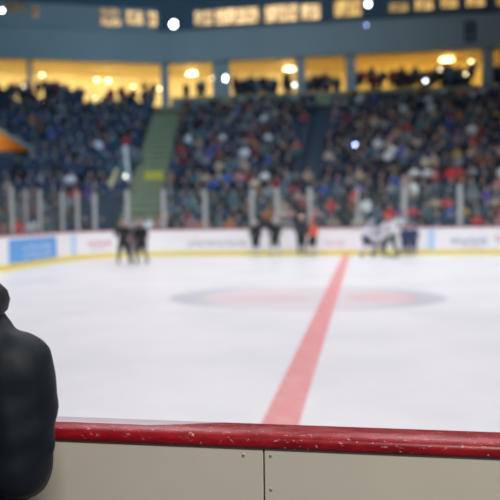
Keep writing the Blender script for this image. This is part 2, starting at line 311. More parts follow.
# stairway at the bend and the dark aisle
bm = nb()
for i in range(1, ROWS):
    for h in (0, 1):
        sbox(bm, -1.15, .75, i*PITCH_R-.42+h*.425, i*PITCH_R+.005+h*.425 if h == 0 else (i+1)*PITCH_R-.42, RISE*i-.5, RISE*(i-.5+.5*h)+.004+(.0))
struct('floor_stairway', bm, M['stair'], 'greenish stepped stairway climbing the bend of the stand', 'stairs')
for i in range(1, ROWS):
    bm = nb(); sbox(bm, -1.15, .75, i*PITCH_R-.44, i*PITCH_R-.36, RISE*(i-.5)-.06, RISE*(i-.5)+.012)
    sbox(bm, -1.15, .75, i*PITCH_R-.02, i*PITCH_R+.06, RISE*i-.06, RISE*i+.012)
    tag(obj('step_nosing', bm, M['nose']), 'yellow edge strip on the %s step of the bend stairway' % ORD(i), 'step edge', 'yellow step edges')

# benches, by block, facing the ice
DA0, DA1 = tx(-3.12, 14)-0, tx(-2.05, 14)
def aisle_t(o, x): return -(x-(KX-o*TN))
blocks = {}
for i in range(ROWS):
    if i == 8: continue
    o = i*PITCH_R
    segs = [('left of the bend stairway', .95, 15.2)]
    if i < 8: segs.append(('right of the bend stairway', -26, -1.4))
    else:
        segs.append(('between the bend stairway and the dark aisle', aisle_t(o, -3.15), -1.4)); segs.append(('right of the dark aisle', -26, aisle_t(o, -2.05)))
    blocks[i] = segs
    for nm, a, b in segs:
        bm = nb(); z = RISE*i
        sbox(bm, a, b, o+.33, o+.68, z+.38, z+.43); sbox(bm, a, b, o+.66, o+.71, z+.43, z+.80)
        for k in range(int((b-a)/1.5)+1):
            t = a+.1+k*1.5
            if t < b-.1: sbox(bm, t, t+.06, o+.45, o+.6, z, z+.38)
        tag(obj('bench', bm, M['bench']), 'navy bench in row %d, %s' % (i+1, nm), 'bench', 'navy benches of the far stand')

# ------------------------------------------------------------------ rink boards and glass (far side)
pts = [Vector((20, 27.9, 0)), Vector((-7, 27.9, 0))] + [Vector((-7-4*math.sin(a*PI/80), 23.9+4*math.cos(a*PI/80), 0)) for a in range(1, 41)] + [Vector((-11, 2.1, 0))]
cum = [-4]
for a, b in zip(pts, pts[1:]): cum.append(cum[-1]+(b-a).length)
def BP(s):
    for i in range(len(pts)-1):
        if s <= cum[i+1] or i == len(pts)-2:
            d = (pts[i+1]-pts[i]).normalized(); return pts[i]+d*(s-cum[i]), d, Vector((-d.y, d.x, 0))   # n points to the ice
def sweep(bm, s0, s1, d0, d1, z0, z1, c, mi=0):           # d: distance out of the ice (negative: towards it); c: origin of the object
    ss = [s0]+[x for x in cum if s0+.01 < x < s1-.01]+[s1]; prev = None
    for s in ss:
        p, d, n = BP(s); q = [p-n*(-d0)-c, p-n*(-d1)-c]
        v = [bm.verts.new((q[0].x, q[0].y, z0)), bm.verts.new((q[1].x, q[1].y, z0)), bm.verts.new((q[1].x, q[1].y, z1)), bm.verts.new((q[0].x, q[0].y, z1))]
        if prev:
            for k in range(4): bm.faces.new((prev[k], prev[(k+1) % 4], v[(k+1) % 4], v[k])).material_index = mi
        else: bm.faces.new(v[::-1]).material_index = mi
        prev = v
    bm.faces.new(prev).material_index = mi
# direction check: the ice lies on the side of the rink middle
p_, d_, n_ = BP(5)
SG = 1 if n_.dot(Vector((3, 14, 0))-p_) > 0 else -1
def O(x): return -x*SG                                    # outward distance x -> sweep argument
TOP = 1.07
ads = {}                                                  # (s0,s1,z0,z1,material,kind)
adlist = [(29.4, 32.86, .20, .97, 'adblue', 'ad_panel', 'blue advert panel with pale lettering'), (28.06, 28.36, .2, 1.0, 'adpale', 'ad_panel', 'narrow pale blue strip'), (13.24, 13.5, .2, 1.0, 'adpale', 'ad_panel', 'narrow pale blue strip')]
texts = [(29.9, 32.0, .32, .84, 'adpale', 5, 2), (26.35, 27.5, .52, .82, 'adred', 6, 1), (26.6, 27.3, .36, .46, 'adpink', 5, 1), (20.7, 23.15, .42, .72, 'adgrey', 11, 1), (16.75, 17.55, .4, .7, 'adpink', 4, 1), (11.3, 12.7, .44, .80, 'adnavy', 8, 1), (11.5, 12.3, .28, .38, 'adpink', 6, 1), (10.3, 11.05, .5, .8, 'adred', 4, 1)]
edges = [-4, 0, 3, 6, 8.6, 10.2, 12.95, 15.4, 17.9, 20.4, 23.4, 25.8, 28.0, 29.15, 33.0, 36, 40, 44, 48, 51.3]
names = ['far right', 'far right', 'far right', 'far right', 'right of the blue-grey lettering', 'with blue-grey lettering', 'with the pale blue strip, behind the two small kids', 'behind the white-shirted players', 'at the far end of the red line', 'behind the four standing players',
         'with faint grey lettering', 'plain, right of the pair in black', 'with pink-red lettering at the bend', 'with a pale blue strip', 'with the big blue advert', 'left end', 'left end', 'left end', 'left end']
for k in range(len(edges)-1):
    s0, s1 = edges[k], edges[k+1]; c = BP((s0+s1)/2)[0]
    e = tag(empty('rink_board', c), 'white dasher board section ' + names[k], 'rink board', 'white dasher boards on the far side')
    bm = nb(); sweep(bm, s0+.004, s1-.004, O(0), O(.12), 0, TOP, c); obj('board_panel', bm, M['board'], e)
    bm = nb(); sweep(bm, s0, s1, O(-.015), O(0), 0, .20, c); obj('kick_plate', bm, M['kick'], e)
    bm = nb(); sweep(bm, s0, s1, O(-.02), O(.14), TOP, TOP+.035, c); obj('cap_rail', bm, M['cap'], e)
    for a in adlist:
        if s0 <= (a[0]+a[1])/2 < s1:
            bm = nb(); sweep(bm, max(a[0], s0), min(a[1], s1), O(-.006), O(0), a[2], a[3], c); tag(obj(a[5], bm, M[a[4]], e), a[6])
    for a in texts:
        if s0 <= (a[0]+a[1])/2 < s1:                      # illegible lettering: blurred strokes in the photograph
            bm = nb(); w = (a[1]-a[0])/a[5]
            for r_ in range(a[6]):
                zz0 = a[2]+(a[3]-a[2])*r_/a[6]; zz1 = zz0+(a[3]-a[2])/a[6]*.8
                for j in range(a[5]):
                    q = a[0]+j*w; hh = (zz1-zz0)*(1 if j % 3 == 0 else .72)
                    sweep(bm, q+w*.08, q+w*.30, O(-.011), O(-.005), zz0, zz0+hh, c)
                    sweep(bm, q+w*.30, q+w*.82, O(-.011), O(-.005), zz0+(hh*.45 if j % 2 else 0), zz0+(hh*.45 if j % 2 else 0)+.06, c)
                    if j % 2 == 0: sweep(bm, q+w*.62, q+w*.84, O(-.011), O(-.005), zz0, zz0+hh*.7, c)
            obj('lettering', bm, M[a[4]], e)
posts = [2.5, 5, 7.5, 9.9, 12.29, 14.38, 16.2, 18.1, 19.43, 20.45, 22.41, 24.12, 25.6, 27.02, 27.88, 28.79, 30.52, 31.54, 32.48, 34.2, 36, 38.5]
faint = {16.2, 7.5, 5, 2.5, 31.54, 28.79+99}
plabs = ['far right', 'far right, second', 'near the right edge', 'near the right edge, second', 'right of the small kids', 'behind the small kids', 'faint, behind the white-shirted players', 'behind the orange-shirted player', 'behind the second of the four skaters',
         'behind the small left one of the four players', 'above the grey lettering', 'right of the pair in black', 'behind the pair in black', 'left of the pair in black', 'second left of the pair in black', 'over the right edge of the blue advert', 'over the middle of the blue advert', 'faint thin one over the blue advert', 'left of the blue advert', 'left end', 'left end, second', 'left end, third']
for k, s in enumerate(posts):
    c, d, n = BP(s); h = 2.72 if s < 26 else 2.62
    w = .05 if s in faint else .085
    e = tag(empty('glass_post', c-n*SG*.07), 'pale metal post holding the rink glass, ' + plabs[k], 'post', 'posts of the rink glass'); e.location.z = TOP+.035; e.rotation_euler.z = math.atan2(d.y, d.x)
    bm = nb(); box(bm, -w, w, -.04, .04, 0, h-TOP-.035); obj('upright', bm, M['post'], e, bevel=.01)
    bm = nb(); box(bm, -w-.03, w+.03, -.055, .055, 0, .05); obj('foot_plate', bm, M['steel'], e)
    bm = nb(); box(bm, -w-.005, w+.005, -.045, .045, h-TOP-.035, h-TOP-.01); obj('post_cap', bm, M['steel'], e)
for k in range(len(posts)-1):
    s0, s1 = posts[k]+.1, posts[k+1]-.1; c = BP((s0+s1)/2)[0]
    bm = nb(); sweep(bm, s0, s1, O(.063), O(.077), TOP+.037, 2.66 if s1 < 26 else 2.56, c)
    o = tag(obj('glass_shield', bm, M['glass']), 'clear rink glass right of the post ' + plabs[k+1].replace('faint, ', ''), 'rink glass', 'rink glass panes on the far side'); o.location = c

# ------------------------------------------------------------------ near boards
YF = 1.80
dirx = 0
rail_o = tag(empty('cap_rail', (0, YF+.055, TOP)), 'scuffed glossy red cap rail on top of the near boards', 'rail')
bm = nb(); prof = [(-.051, -.038), (-.055, -.028), (-.052, -.014), (-.045, -.005), (-.032, -.0005), (.045, 0), (.055, -.006), (.058, -.018), (.058, -.038)]
xs = [-6+.1*k for k in range(121)]; prev = None
for x in xs:
    v = [bm.verts.new((x, a, b)) for a, b in prof]
    if prev:
        for k in range(len(prof)): bm.faces.new((prev[k], v[k], v[(k+1) % len(prof)], prev[(k+1) % len(prof)]))
    else: bm.faces.new(v)
    prev = v
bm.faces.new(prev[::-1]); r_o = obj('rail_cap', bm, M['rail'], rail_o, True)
bm = nb(); box(bm, -6, 6, -.024, .03, -.044, -.036); tag(obj('rail_gasket', bm, M['seam'], rail_o), 'thin dark strip under the red cap')
def near_panel(x0, x1, label, screws):
    e = tag(empty('board_panel', ((x0+x1)/2, YF+.055, 0)), label, 'board', 'cream near boards'); xm = (x0+x1)/2
    bm = nb(); box(bm, x0-xm+.0018, x1-xm-.0018, -.044, .04, .02, TOP-.039); obj('facing', bm, M['panel'], e, bevel=.003)
    bm = nb(); box(bm, x0-xm, x1-xm, -.02, .035, 0, TOP-.048); obj('frame', bm, M['seam'], e)
    for sx, sz in screws:
        bm = nb(); cone(bm, (sx-xm, -.0435, sz), (sx-xm, -.0470, sz), .0050, .0042, 16); sc_ = obj('screw', bm, M['screw'], e, bevel=.0006)
        bm = nb(); box(bm, sx-xm-.003, sx-xm+.003, -.0476, -.0466, sz-.0008, sz+.0008); obj('screw_slot', bm, M['seam'], sc_)
near_panel(-2.68, -.2655, 'cream board panel left of the dark vertical seam under the red rail', [(-.320, 1.010), (-.322, .75), (-.322, .4), (-2.6, .98), (-2.6, .5)])
near_panel(-.2655, 2.14, 'cream board panel right of the dark vertical seam under the red rail', [(-.246, 1.012), (-.246, .920), (-.247, .6), (-.247, .3), (2.06, .98), (2.06, .5)])
near_panel(2.14, 4.55, 'cream board panel beyond the right edge', []); near_panel(-5.09, -2.68, 'cream board panel beyond the left edge', [])

# ------------------------------------------------------------------ people
def capsule(bm, a, b, ra, rb, s=1.0, seg=12):
    a, b = Vector(a), Vector(b); cone(bm, a, b, ra, rb, seg); ball(bm, a, ra, seg=seg); ball(bm, b, rb, seg=seg)
def body_mesh(name, bones, balls, mats, voxel, ratio=None, smooth_it=4, headc=None, hair=None):
    """bones: (a, b, ra, rb, material index, flatten); one continuous skin by voxel remesh."""
    bm = nb()
    for a, b, ra, rb, mi, fl in bones:
        if fl == 1: capsule(bm, a, b, ra, rb)
        else:
            t = nb(); capsule(t, a, b, ra, rb); c = (Vector(a)+Vector(b))/2
            for v in t.verts: v.co.y = c.y+(v.co.y-c.y)*fl
            me_ = bpy.data.meshes.new('t'); t.to_mesh(me_); t.free(); bm.from_mesh(me_); bpy.data.meshes.remove(me_)
    for c, r, s, mi in balls: ball(bm, c, r, s, 14)
    me = bpy.data.meshes.new('tmp'); bm.to_mesh(me); bm.free(); o = bpy.data.objects.new('tmp', me); C.objects.link(o)
    r = o.modifiers.new('r', 'REMESH'); r.mode = 'VOXEL'; r.voxel_size = voxel; r.adaptivity = 0
    sm = o.modifiers.new('s', 'SMOOTH'); sm.iterations = smooth_it; sm.factor = .5
    if ratio: d = o.modifiers.new('d', 'DECIMATE'); d.ratio = ratio
    dg = bpy.context.evaluated_depsgraph_get(); out = bpy.data.meshes.new_from_object(o.evaluated_get(dg)); out.name = name
    bpy.data.objects.remove(o); bpy.data.meshes.remove(me)
    out.materials.clear()
    for x in mats: out.materials.append(x)
    for p in out.polygons:
        c = p.center; best = 9; k = 0
        for a, b, ra, rb, mi, fl in bones:
            a, b = Vector(a), Vector(b); ab = b-a; t = max(0, min(1, (c-a).dot(ab)/max(ab.length_squared, 1e-9)))
            d = (c-(a+ab*t)).length-(ra+(rb-ra)*t)
            if d < best: best = d; k = mi
        for bc, r_, s_, mi in balls:
            q = c-Vector(bc); d = (Vector((q.x/s_[0], q.y/s_[1], q.z/s_[2])).length-r_)
            if d < best: best = d; k = mi
        if hair is not None and headc is not None:
            q = c-headc
            if q.length < .2 and (q.z > .045+.25*(-q.y) or (q.y > .03 and q.z > -.07)) and c.z > headc.z-.07: k = hair
        p.material_index = k; p.use_smooth = True
    return out
def head_balls(c, mi, k=1.0):
    c = Vector(c)
    return [(c, .1*k, (.78, .95, 1.15), mi), (c+Vector((0, -.02, -.055))*k, .07*k, (.8, .95, .9), mi), (c+Vector((0, -.102, -.012))*k, .018*k, (.8, 1, 1.5), mi),
            (c+Vector((.08, .005, -.01))*k, .025*k, (.4, .8, 1.2), mi), (c+Vector((-.08, .005, -.01))*k, .025*k, (.4, .8, 1.2), mi), (c+Vector((0, -.088, -.062))*k, .02*k, (1.3, .6, .5), mi)]
def fingers(w, d, side, mi, k=1.0):
    """palm from wrist w along d with four unequal fingers and a thumb; bones list"""
    w, d = Vector(w), Vector(d).normalized(); q = d.cross(Vector((0, 0, 1))); q = q.normalized() if q.length > .1 else Vector((1, 0, 0))
    out = [(w, w+d*.075*k, .03*k, .036*k, mi, 1)]
    for j, L in enumerate((.06, .072, .067, .052)):
        b = w+d*.085*k+q*(j-1.5)*.021*k; m_ = b+d*L*.55*k+Vector((0, 0, -.008)); out += [(b, m_, .0105*k, .010*k, mi, 1), (m_, m_+(d*.6+Vector((0, 0, -.8))).normalized()*L*.5*k, .010*k, .0085*k, mi, 1)]
    t0 = w+d*.025*k-q*side*.03*k; out.append((t0, t0+(d*.7-q*side*.7).normalized()*.055*k, .013*k, .010*k, mi, 1)); return out
# spectators: materials 0 coat, 1 trousers, 2 skin, 3 hair
def spectator_mesh(pose):
    if pose < 3:                                          # seated, hips at .47, faces -y; origin on the tier floor under the seat
        lean = (0, -.10, -.03)[pose]; hip = Vector((0, .02, .52)); ch = Vector((0, lean, .88)); nk = Vector((0, lean*1.2, 1.03)); hd = Vector((0, lean*1.4-.02, 1.19))
        B = [(hip, ch, .15, .175, 0, .72), (nk-Vector((.13, 0, .05)), nk-Vector((-.13, 0, .05)), .07, .07, 0, 1), (nk-Vector((0, 0, .04)), hd, .055, .05, 2, 1)]
        for s in (-1, 1):
            kn = Vector((s*.12, -.42, .50)); an = Vector((s*.12, -.43, .09)); B += [(hip+Vector((s*.09, 0, 0)), kn, .095, .07, 1, 1), (kn, an, .065, .045, 1, 1), (an+Vector((0, 0, -.04)), an+Vector((0, -.14, -.04)), .045, .035, 3, 1)]
            sh = nk+Vector((s*.19, 0, -.06)); el = [Vector((s*.26, lean*.6-.02, .74)), Vector((s*.26, lean-.15, .74)), Vector((s*.27, -.05, .78))][pose]
            ha = [Vector((s*.10, -.27, .63)), Vector((s*.08, -.40, .66)), Vector((-s*.05, -.24, .80))][pose]
            B += [(sh, el, .065, .052, 0, 1), (el, ha, .05, .04, 0, 1), (ha, ha+Vector((-s*.03, -.05, -.02)), .04, .03, 2, 1)]
    else:
        hip = Vector((0, 0, .92)); ch = Vector((0, 0, 1.28)); nk = Vector((0, 0, 1.44)); hd = Vector((0, -.02, 1.60))
        B = [(hip, ch, .15, .175, 0, .7), (nk-Vector((.13, 0, .05)), nk-Vector((-.13, 0, .05)), .07, .07, 0, 1), (nk-Vector((0, 0, .04)), hd, .055, .05, 2, 1)]
        for s in (-1, 1):
            kn = Vector((s*.10, -.02, .5)); an = Vector((s*.11, 0, .09)); B += [(hip+Vector((s*.09, 0, 0)), kn, .095, .07, 1, 1), (kn, an, .065, .045, 1, 1), (an+Vector((0, 0, -.04)), an+Vector((0, -.14, -.04)), .045, .035, 3, 1)]
            sh = nk+Vector((s*.19, 0, -.06)); el = Vector((s*.25, .02, 1.12)) if pose == 3 else Vector((s*.27, -.05, 1.14)); ha = Vector((s*.24, -.08, .90)) if pose == 3 else Vector((-s*.04, -.22, 1.17))
            B += [(sh, el, .065, .052, 0, 1), (el, ha, .05, .04, 0, 1), (ha, ha+Vector((0, -.02, -.07)) if pose == 3 else ha+Vector((-s*.05, 0, 0)), .04, .03, 2, 1)]
    return body_mesh('spectator', B, head_balls(hd, 2), [None]*4, .045, .30, 2, hd, 3)
PM = [spectator_mesh(k) for k in range(5)]
coats = dict(navy=(.022, .045, .095), black=(.008, .015, .026), charcoal=(.05, .06, .075), blue=(.03, .085, .32), red=(.50, .03, .045), white=(.70, .71, .74), beige=(.36, .27, .20), brown=(.17, .075, .045), grey=(.20, .22, .24),
    teal=(.03, .13, .15), orange=(.48, .15, .05), olive=(.10, .12, .05), mustard=(.42, .26, .05), purple=(.10, .04, .22), pink=(.42, .20, .22), maroon=(.20, .02, .04), cream=(.46, .39, .31), slate=(.075, .12, .17))
CM = {k: mat('coat_'+k, v, .8) for k, v in coats.items()}; HM = {k: mat('hair_'+k, v, .7) for k, v in dict(black=(.01, .01, .012), brown=(.06, .03, .018), blond=(.42, .28, .12), grey=(.35, .34, .33)).items()}
TM = {k: mat('trousers_'+k, v, .8) for k, v in dict(dark=(.015, .018, .028), denim=(.03, .055, .12), khaki=(.22, .17, .11)).items()}
SM = [M['skin'], mat('skin_dark', (.22, .11, .07), .55), mat('skin_pale', (.54, .34, .28), .55)]
bright_mix = ['white']*6+['beige']*8+['red']*4+['brown']*8+['grey']*4+['teal']*2+['navy']*12+['black']*26+['cream']*4+['pink']*5+['mustard']*1+['orange']*3+['blue']*2+['purple']*1+['charcoal']*10+['maroon']*3+['slate']*5
dark_mix = ['navy']*26+['black']*34+['slate']*8+['charcoal']*10+['teal']*5+['blue']*3+['grey']*3+['white']*2+['red']*2+['maroon']*2+['brown']*4+['purple']*1+['beige']*1+['orange']*1  # darker coats, partly painting in the weaker light of the upper rows
PM_ALL = [CM[k] for k in coats]+list(TM.values())+SM+list(HM.values()); IDX = {m_: i for i, m_ in enumerate(PM_ALL)}
seats = []
for i in range(ROWS):
    if i == 8: continue
    for bi, (nm, a, b) in enumerate(blocks[i]):
        n = int((b-a)/.53)
        if nm.startswith('left'): order = [(a+.3+k*.53, k+1) for k in range(n)]
        else: order = [(b-.3-k*.53, k+1) for k in range(n)]
        for t, k in order:
            x = SP(i*PITCH_R, t); y = x.y
            lim_r = math.tan(.3457-.1616+.03)*y+.4; lim_l = -math.tan(.3457+.1616+.03)*y-.4
            if not lim_l < x.x < lim_r: continue
            occ = .93
            if t > 0: occ = .80 if i > 5 else .62
            if t > 0 and t < 3.2 and i < 5: occ = .10           # empty greenish steps beside the stairway
            if t > 0 and 6.5 < t < 11.4 and 10 <= i <= 13: continue   # way in with the orange light
            if t > 0 and t < 1.9 and 10 <= i <= 13: continue    # covered stack
            t += R.uniform(-.13, .13)+(.26 if i % 2 else 0)*(1 if t > 0 else -1)*(1 if a+.8 < t < b-.8 else 0)
            if i > 8: occ -= .07
            if R.random() > occ: continue
            up_ = i > 8
            if t > 0: c_ = R.choice(dark_mix+(['brown', 'red', 'beige', 'grey', 'white']*3 if i < 6 else ['navy']*50))
            else:
                c_ = R.choice(bright_mix if not up_ else (dark_mix if R.random() < .72+.28*math.sin(t*1.3+i*.9)*math.sin(i*.7-t*.5) else bright_mix))
            seats.append((y, i, t, k, nm, c_, R.choice(['black', 'brown', 'brown', 'blond', 'grey']), R.choice(['dark', 'dark', 'denim', 'khaki']), R.choice([0, 0, 2, 1]), R.choice([0, 0, 1, 2])))
seats.sort(key=lambda s: (s[1], s[0]))
for e_ in range(9):                                       # a few people standing on the walkway behind the left glass
    pass
ind = seats[:286]; rest = seats[286:]
def place(me, loc, rz, c_, h_, t_, s_, label, group):
    o = bpy.data.objects.new('spectator', me); C.objects.link(o); o.location = loc; o.rotation_euler.z = rz
    for slot, m_ in zip(o.material_slots, (CM[c_], TM[t_], SM[s_], HM[h_])): slot.link = 'OBJECT'; slot.material = m_
    return tag(o, label, 'person', group)
for (y, i, t, k, nm, c_, h_, t_, s_, pose) in ind:
    p = SP(i*PITCH_R+.50, t, RISE*i); side = 'left' if nm.startswith('left') else 'right'
    place(PM[pose], p, ang(t)+R.uniform(-.25, .25), c_, h_, t_, s_, 'spectator in %s coat, %s hair, %s row up, %s seat %s of bend stairway' % (c_, h_, ORD(i+1), ORD(k), side), 'spectators in the lower rows of the far stand')
wk = [(-13.3, 22.3, 'brown', 'blond', 'faces the ice behind the blue advert'), (-12.6, 24.1, 'red', 'brown', 'over the blue advert'), (-13.6, 21.0, 'charcoal', 'brown', 'behind the left part of the blue advert'), (-12.2, 25.6, 'teal', 'black', 'left of the pair in black'), (-14.5, 24.6, 'navy', 'brown', 'set back behind the blue advert'),
      (-11.4, 27.4, 'black', 'grey', 'behind the board with pink-red lettering'), (-13.9, 26.2, 'maroon', 'brown', 'before the left block'), (-15.2, 22.6, 'slate', 'black', 'deep behind the left glass'), (-9.1, 28.9, 'white', 'blond', 'at the foot of the bend stairway'), (-10.2, 29.0, 'red', 'brown', 'left of the foot of the bend stairway'), (-9.7, 28.7, 'grey', 'black', 'at the foot of the bend stairway'), (-8.6, 28.6, 'pink', 'brown', 'just right of the stairway foot')]
for x, y, c_, h_, where in wk:
    place(PM[3 if len(where) % 2 else 4], (x, y, 0), math.atan2(x-1, 14-y)*-1+PI*0 if False else .9, c_, h_, 'dark', 0, 'spectator standing behind the glass in %s coat, %s' % (c_, where), 'people standing behind the left glass')
# the rest of the crowd as one mesh
import array
V, F, MI = [], [], []
standing = []
for n_, t0, t1, oa, ob, zz in ((12, .6, 4.3, 20.15, 20.6, RISE*23+.1), (14, 5.9, 7.4, 20.2, 20.6, RISE*23+.2), (14, 6.9, 8.6, 20.3, 21.4, ZC-.1), (26, 8.9, 14, 20.2, 21.8, ZC-.3), (12, .6, 14, 21.2, 22.5, ZC+.2), (5, tx(-13.6), tx(-11.2), 21.2, 22.2, ZC+.35), (30, tx(-9.2), tx(-4.7), 21.1, 22.2, ZC+.35),
        (20, tx(-3.9), tx(-1.4), 21.1, 22.2, ZC+.35), (70, tx(-.3), tx(8.1), 21.1, 23, ZC+.55), (8, tx(8.9), tx(10.6), 21.1, 22, ZC+.35)):
    for k in range(n_):
        t = R.uniform(min(t0, t1), max(t0, t1))
        standing.append((SP(R.uniform(oa, ob), t, zz+R.uniform(-.35, .25)), ang(t), R.choice(['black', 'navy', 'charcoal', 'slate', 'maroon', 'black']), 'black', 'dark', 0, R.choice([3, 4])))
crowd = [(SP(i*PITCH_R+.50+R.uniform(-.06, .08), t, RISE*i), ang(t)+R.uniform(-.5, .5), c_, h_, t_, s_, pose if R.random() < .9 else 0) for (y, i, t, k, nm, c_, h_, t_, s_, pose) in rest] + standing
tmpl = []
for me in PM: tmpl.append(([v.co.copy() for v in me.vertices], [(tuple(p.vertices), p.material_index) for p in me.polygons]))
for p, rz, c_, h_, t_, s_, pose in crowd:
    vs, fs = tmpl[pose]; b0 = len(V); ca, sa = math.cos(rz), math.sin(rz); k = R.uniform(.92, 1.06); ids = (IDX[CM[c_]], IDX[TM[t_]], IDX[SM[s_]], IDX[HM[h_]])
    for v in vs: V.append((p.x+(v.x*ca-v.y*sa)*k, p.y+(v.x*sa+v.y*ca)*k, p.z+v.z*k))
    for f, mi in fs: F.append(tuple(q+b0 for q in f)); MI.append(ids[mi])
me = bpy.data.meshes.new('crowd'); me.from_pydata(V, [], F)
for m_ in PM_ALL: me.materials.append(m_)
me.polygons.foreach_set('material_index', MI); me.update()
o = bpy.data.objects.new('crowd', me); C.objects.link(o); tag(o, 'dense crowd of seated and standing spectators filling the upper stand', 'crowd', kind='stuff')

# things in the stand
def stand_empty(name, o, t, z, label, cat): e = tag(empty(name, SP(o, t, z)), label, cat); e.rotation_euler.z = ang(t); return e
e = stand_empty('flag', 6.0, .62, RISE*7+.0, 'white furled flag on an upright pole left of the bend stairway', 'flag')
bm = nb(); cone(bm, (0, 0, 0), (-.25, 0, 2.75), .025, .02, 10); obj('pole', bm, M['steel'], e)
bm = nb(); 
for a in range(9):
    z0 = .7+a*.21; cone(bm, (-.02-.022*a*.9, -.02, z0), (-.02-.022*(a+1)*.9, -.02, z0+.215), .10+.02*math.sin(a*1.7), .10+.02*math.sin((a+1)*1.7), 10)
obj('cloth', bm, M['white'], e, True)
e = stand_empty('banner', 5.6, 1.55, RISE*6, 'beige banner leaning left of the white furled flag', 'banner')
bm = nb(); cone(bm, (-.35, 0, 0), (.5, .05, 2.0), .025, .02, 10); obj('pole', bm, M['steel'], e)
bm = nb(); hexa(bm, [(-.45, -.03, .45), (-.02, -.03, .35), (-.02, .0, .35), (-.45, 0, .45)], [(.30, 0, 1.75), (.45, 0, 1.85), (.45, .03, 1.85), (.30, .03, 1.75)]); obj('cloth', bm, M['beige'], e)
e = stand_empty('covered_stack', 10.6, 1.3, RISE*12, 'rounded heap under a grey cover left of the bend stairway', 'cover')
bm = nb(); ball(bm, (0, 0, .35), .8, (1.05, .7, .95), 20); bmesh.ops.bisect_plane(bm, geom=bm.verts[:]+bm.edges[:]+bm.faces[:], plane_co=(0, 0, 0), plane_no=(0, 0, -1), clear_outer=True)
for v in bm.verts: v.co += v.normal*.05*math.sin(v.co.x*11)*math.cos(v.co.z*9)
obj('cover', bm, M['cloth'], e, True)
bm = nb(); cone(bm, (0, 0, -.02), (0, 0, .05), .78, .8, 24); obj('hem', bm, M['steel'], e)
e = stand_empty('gate_barrier', 8.2, -.45, RISE*9, 'yellow barrier panel across the bend stairway', 'barrier')
bm = nb(); box(bm, -.55, .55, -.03, .03, .12, .62); obj('panel', bm, M['yellow'], e, bevel=.01)
for x in (-.58, .58): bm = nb(); cone(bm, (x, 0, -.3), (x, 0, .68), .03, .03, 10); obj('post', bm, M['steel'], e)
e = stand_empty('stair_lamp', 7.9, 1.05, RISE*9+.0, 'small round white lamp on a stem beside the yellow barrier', 'lamp')
bm = nb(); cone(bm, (0, 0, -.3), (0, 0, .25), .025, .025, 8); obj('stem', bm, M['steel'], e)
bm = nb(); ball(bm, (0, 0, .34), .12, seg=16); obj('globe', bm, mat('globe_glow', (.8, .8, .75), .5, emit=(.85, .9, .8), es=4), e, True)
e = stand_empty('phone', 12.0, tx(-.38, 9.2)+0, 5.6, 'glowing blue phone screen held up in the right block', 'phone'); e.location = SP(9.6, tx(-.42, 9.6), 5.42)
bm = nb(); box(bm, -.085, .085, 0, .014, -.085, .085); obj('case', bm, M['black'], e, bevel=.004)
bm = nb(); box(bm, -.07, .07, -.004, 0, -.07, .07); obj('screen', bm, M['lampb'], e)
# the way in with orange light, left block
e = stand_empty('entrance_portal', 11.2, 8.65, RISE*11+.45, 'stand entrance with a sloping top, lit orange inside, at the left edge', 'entrance')
def prism(bm, prof, y0, y1):
    a = [bm.verts.new((x, y0, z)) for x, z in prof]; b = [bm.verts.new((x, y1, z)) for x, z in prof]; n = len(prof)
    bm.faces.new(a); bm.faces.new(b[::-1])
    for k in range(n): bm.faces.new((a[k], b[k], b[(k+1) % n], a[(k+1) % n]))
bm = nb(); prism(bm, [(-2.6, -.2), (1.75, -.2), (1.75, .75), (-2.6, 3.3)], 0, .2); obj('back_wall', bm, M['orange'], e)
bm = nb(); prism(bm, [(1.75, .75), (1.75, .95), (-2.6, 3.5), (-2.6, 3.3)], -1.2, .25); obj('sloping_roof', bm, M['stair'], e)
bm = nb(); box(bm, 1.75, 1.9, -1.2, .25, -.2, .95); obj('side_wall', bm, M['stair'], e)
bm = nb(); box(bm, -2.6, 1.75, -1.25, .2, -.3, -.2); obj('landing', bm, M['conc'], e)
bm = nb(); box(bm, -1.9, -1.2, -.8, -.6, 2.55, 2.62); obj('light_tube', bm, mat('orange_tube', (.8, .5, .2), .5, emit=(1, .5, .12), es=4), e)
area('portal_light', SP(10.0, 9.2, RISE*11+2.5), SP(11.2, 8.25, RISE*11+1.5), 1.6, .5, 24, (1, .62, .20), 150)

